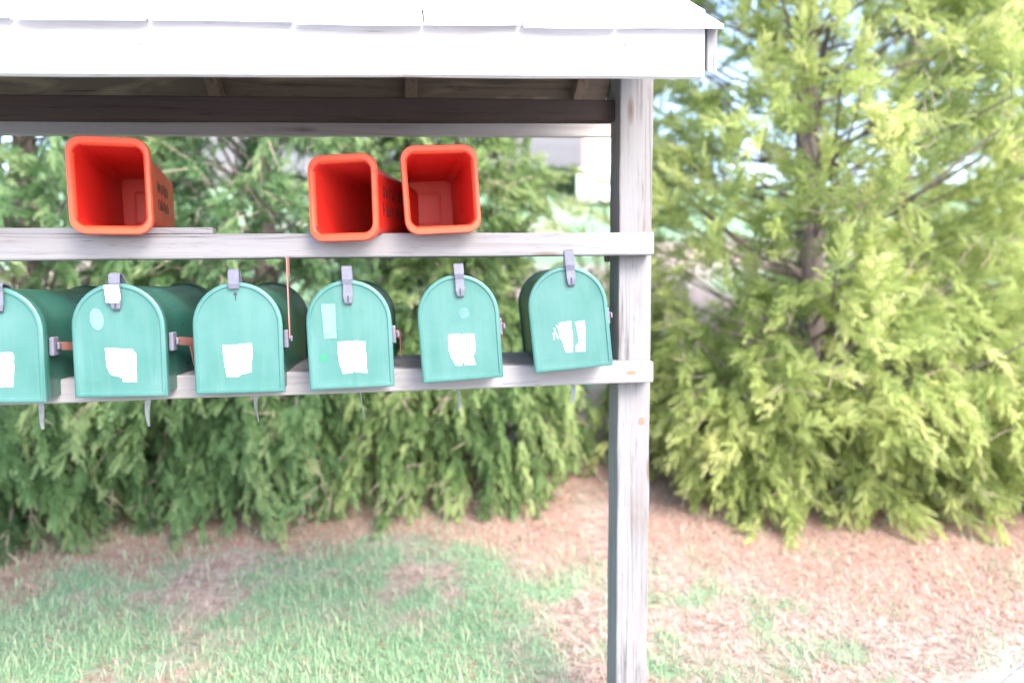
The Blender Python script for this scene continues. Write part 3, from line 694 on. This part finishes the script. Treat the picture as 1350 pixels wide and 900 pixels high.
def conifer(x, y, R, H, kind, label, seed, npl=800, gaps=0.0, expo=0.55):
    rg = np.random.default_rng(seed); z0 = gz(x, y)
    t = empty('conifer', (x, y, z0)); tag(t, label, 'tree', 'conifers behind the mailbox shelter')
    BV = []; BF = []; DV = []; DF = []
    def addtube(p, r_, n=6):
        v, f = tube_pts(p, r_, n); b = len(BV); BV.extend(v); BF.extend([tuple(q+b for q in ff) for ff in f])
    hs = np.linspace(-0.1, H*0.95, 12); tp = [(0.05*math.sin(h*1.3+seed), 0.05*math.cos(h*1.1+seed), h) for h in hs]
    addtube(tp, [0.085*(1-h/H*0.9)+0.008 for h in hs], 9)
    org = []; ax = []; nrm = []; Ls = []; tint = []
    caz = math.atan2(-y, -x)
    def prof(az, h):
        p = R*(1-h/H)**expo*(0.90+0.10*smooth(0.0, 0.8, h))
        if kind == 1: p *= 1-0.38*math.exp(-((h-1.3)/0.3)**2)
        return p*(1+0.30*noise.noise(Vector((math.cos(az)*1.7+seed*3.1, math.sin(az)*1.7, h*1.5))))
    for b in range(npl):
        f = (b+0.5)/npl; h = H*0.93*f**(1.28 if kind < 2 else 1.12)+0.03; az = b*2.39996+rg.normal(0, 0.4)
        dz = math.cos(az-caz)
        if dz < -0.25 and rg.random() < 0.55: continue
        if b % 5 == 0: h = rg.uniform(0.03, 0.7)
        cl = noise.noise(Vector((math.cos(az)*R*2.6+seed, math.sin(az)*R*2.6, h*2.4)))
        gp = noise.noise(Vector((math.cos(az)*R*1.5+seed*2, math.sin(az)*R*1.5, h*1.3+5)))
        if gaps and h > 0.9 and gp > 0.30-gaps*smooth(1.3, 3.0, h): continue
        pr = prof(az, h); rr = pr*(rg.uniform(0.55, 1.02)**0.6)*(1+0.22*cl)
        lowf = 1-smooth(0.15, 1.5, h); outv = np.array([math.cos(az), math.sin(az), 0.0])
        pl = rg.uniform(0.18, 0.42)*(0.85+0.3*(R/1.3))
        tip = np.array([rr*math.cos(az), rr*math.sin(az), h]); tip[2] += (height(x+tip[0], y+tip[1])-z0)*lowf
        d = outv*rg.uniform(0.35, 0.9)+np.array([0, 0, rg.uniform(-0.1, 0.8)*(1-lowf)-rg.uniform(0.2, 0.95)*lowf])+rg.normal(0, 0.3, 3)
        if kind < 2: d[2] -= 0.45
        d /= np.linalg.norm(d); st = tip-d*pl; g0 = height(x+tip[0], y+tip[1])-z0
        if st[2] < g0+0.10: st[2] = g0+0.10
        sag = rg.uniform(0.05, 0.28)*(1.4 if kind < 2 else 1)
        def bp(s): return st+d*pl*s+np.array([0, 0, -sag*pl*s*s])
        if b % 6 == 0:   # limb from the trunk feeding the plume
            hb = max(0.12, h-0.35*rr-0.15); tr = np.array([tp[0][0], 0, hb]); mid = (tr+st)/2+np.array([0, 0, -0.05*rr])+rg.normal(0, 0.03, 3)
            addtube([tr, mid, st, bp(0.5)], [0.012, 0.009, 0.005, 0.002], 5)
        if rg.random() < 0.2:
            for _ in range(5):
                e = d*0.5+rg.normal(0, 0.5, 3)+np.array([0, 0, -0.2]); e /= np.linalg.norm(e); l_ = rg.uniform(0.08, 0.22); q0 = bp(rg.uniform(0.2, 0.8))
                v, f = tube_pts([q0, q0+e*l_*0.5+rg.normal(0, 0.012, 3), q0+e*l_], [0.0028, 0.002, 0.001], 4); b_ = len(DV); DV.extend(v); DF.extend([tuple(q+b_ for q in ff) for ff in f])
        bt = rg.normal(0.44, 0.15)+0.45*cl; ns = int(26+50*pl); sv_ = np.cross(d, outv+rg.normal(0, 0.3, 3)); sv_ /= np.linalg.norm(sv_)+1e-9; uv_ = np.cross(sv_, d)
        for m in range(ns):
            u = (m+0.5*rg.random())/ns; o_ = bp(u)+rg.normal(0, 0.008, 3); ph = m*2.4+rg.normal(0, 0.5)
            fl = 0.42+0.55*(1-u); ad = d*1.0+(sv_*math.cos(ph)+uv_*math.sin(ph)*0.75)*fl+np.array([0, 0, -0.22-0.3*(kind < 2)*rg.random()]); ad /= np.linalg.norm(ad)
            org.append(o_); ax.append(ad); nrm.append(outv*0.7+rg.normal(0, 0.55, 3)); Ls.append((0.042+0.062*rg.random())*(1.15-0.35*u))
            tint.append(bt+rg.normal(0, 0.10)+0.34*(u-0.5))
    org = np.array(org); ax = np.array(ax); nrm = np.array(nrm); Ls = np.array(Ls); tint = np.array(tint)
    nrm -= ax*np.sum(nrm*ax, 1)[:, None]; nrm /= np.linalg.norm(nrm, axis=1)[:, None]; sdv = np.cross(nrm, ax); n = len(org)
    curl = rg.uniform(0.05, 0.30, n)
    zc = SV[None, :, 2]-curl[:, None]*SV[None, :, 0]**2-0.25*np.abs(SV[None, :, 1])
    Vt = org[:, None, :] + (ax[:, None, :]*SV[None, :, 0, None] + sdv[:, None, :]*SV[None, :, 1, None] + nrm[:, None, :]*zc[:, :, None])*Ls[:, None, None]
    Vt = Vt.reshape(-1, 3); Qt = (SQ[None]+np.arange(n)[:, None, None]*len(SV)).reshape(-1, 4)
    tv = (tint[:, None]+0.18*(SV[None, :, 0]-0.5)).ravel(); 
    # keep leaves above the slope of the ground
    gl = np.array([height(x+vx, y+vy)-z0 for vx, vy in org[:, :2]]); gl = np.repeat(gl, len(SV)); Vt[:, 2] = np.maximum(Vt[:, 2], gl+0.012)
    tv = np.clip(tv, 0, 1); T = np.stack([tv, tv, tv, np.ones(len(tv))], 1)
    nb_ = len(BF); off = len(BV)
    tk = mesh_obj('trunk', BV+DV, BF+[tuple(q+off for q in ff) for ff in DF], M_bark, t, True); tk.data.materials.append(M_dead)
    tk.data.polygons.foreach_set('material_index', [0]*nb_+[1]*len(DF))
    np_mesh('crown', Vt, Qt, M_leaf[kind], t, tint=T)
    return t, n
LBL = ['dense green conifer at the far left behind the mailboxes', 'deep green conifer hanging to the ground behind the middle mailboxes',
       'drooping green conifer ending just left of the post', 'tall lime green conifer right of the post', 'lime green conifer at the right edge of the photo']
LBL.append('tall lime green conifer standing back between the two right hand conifers')
tot = 0
for k, (x, y, R, H, kind) in enumerate(tr_xy):
    _, n = conifer(x, y, R, H, kind, LBL[k], 11+k, npl=(2000, 2000, 1400, 4400, 2700, 1900)[k], gaps=(0, 0, 0, 0.12, 0.10, 0.3)[k], expo=(0.55, 0.55, 0.86, 0.42, 0.42, 0.4)[k])
    tot += n
print('sprays', tot, 'quads', tot*len(SQ))
# low clipped hedge in front of the fence
a0 = P(712, 245, 22.5); a1 = P(766, 245, 22.5); hx0 = a0.x-3.0
hd = empty('clipped_hedge', ((hx0+a1.x)/2, 22.5, gz(a1.x, 22.5))); tag(hd, 'low clipped olive hedge in front of the grey fence', 'hedge')
n = 5200; hw = a1.x-hx0; o_ = np.stack([rng.uniform(-hw/2, hw/2, n), rng.uniform(-0.3, 0.3, n), rng.uniform(0.0, 0.86, n)], 1)
o_[:, 2] += np.array([gz(hd.location.x+q, 22.5)-hd.location.z for q in o_[:, 0]])
ax = rng.normal(0, 1, (n, 3)); ax /= np.linalg.norm(ax, axis=1)[:, None]; nr = rng.normal(0, 1, (n, 3)); nr -= ax*np.sum(nr*ax, 1)[:, None]; nr /= np.linalg.norm(nr, axis=1)[:, None]; sv = np.cross(nr, ax)
LV = np.array([(0, 0, 0), (0.5, 0.3, 0), (1, 0, 0), (0.5, -0.3, 0)]); Vt = o_[:, None]+(ax[:, None]*LV[None, :, 0, None]+sv[:, None]*LV[None, :, 1, None])*0.13
tv = np.repeat(np.clip(rng.normal(0.4, 0.2, n), 0, 1), 4)
np_mesh('foliage', Vt.reshape(-1, 3), np.arange(n*4).reshape(-1, 4), M_leaf[1], hd, tint=np.stack([tv, tv, tv, np.ones(len(tv))], 1))
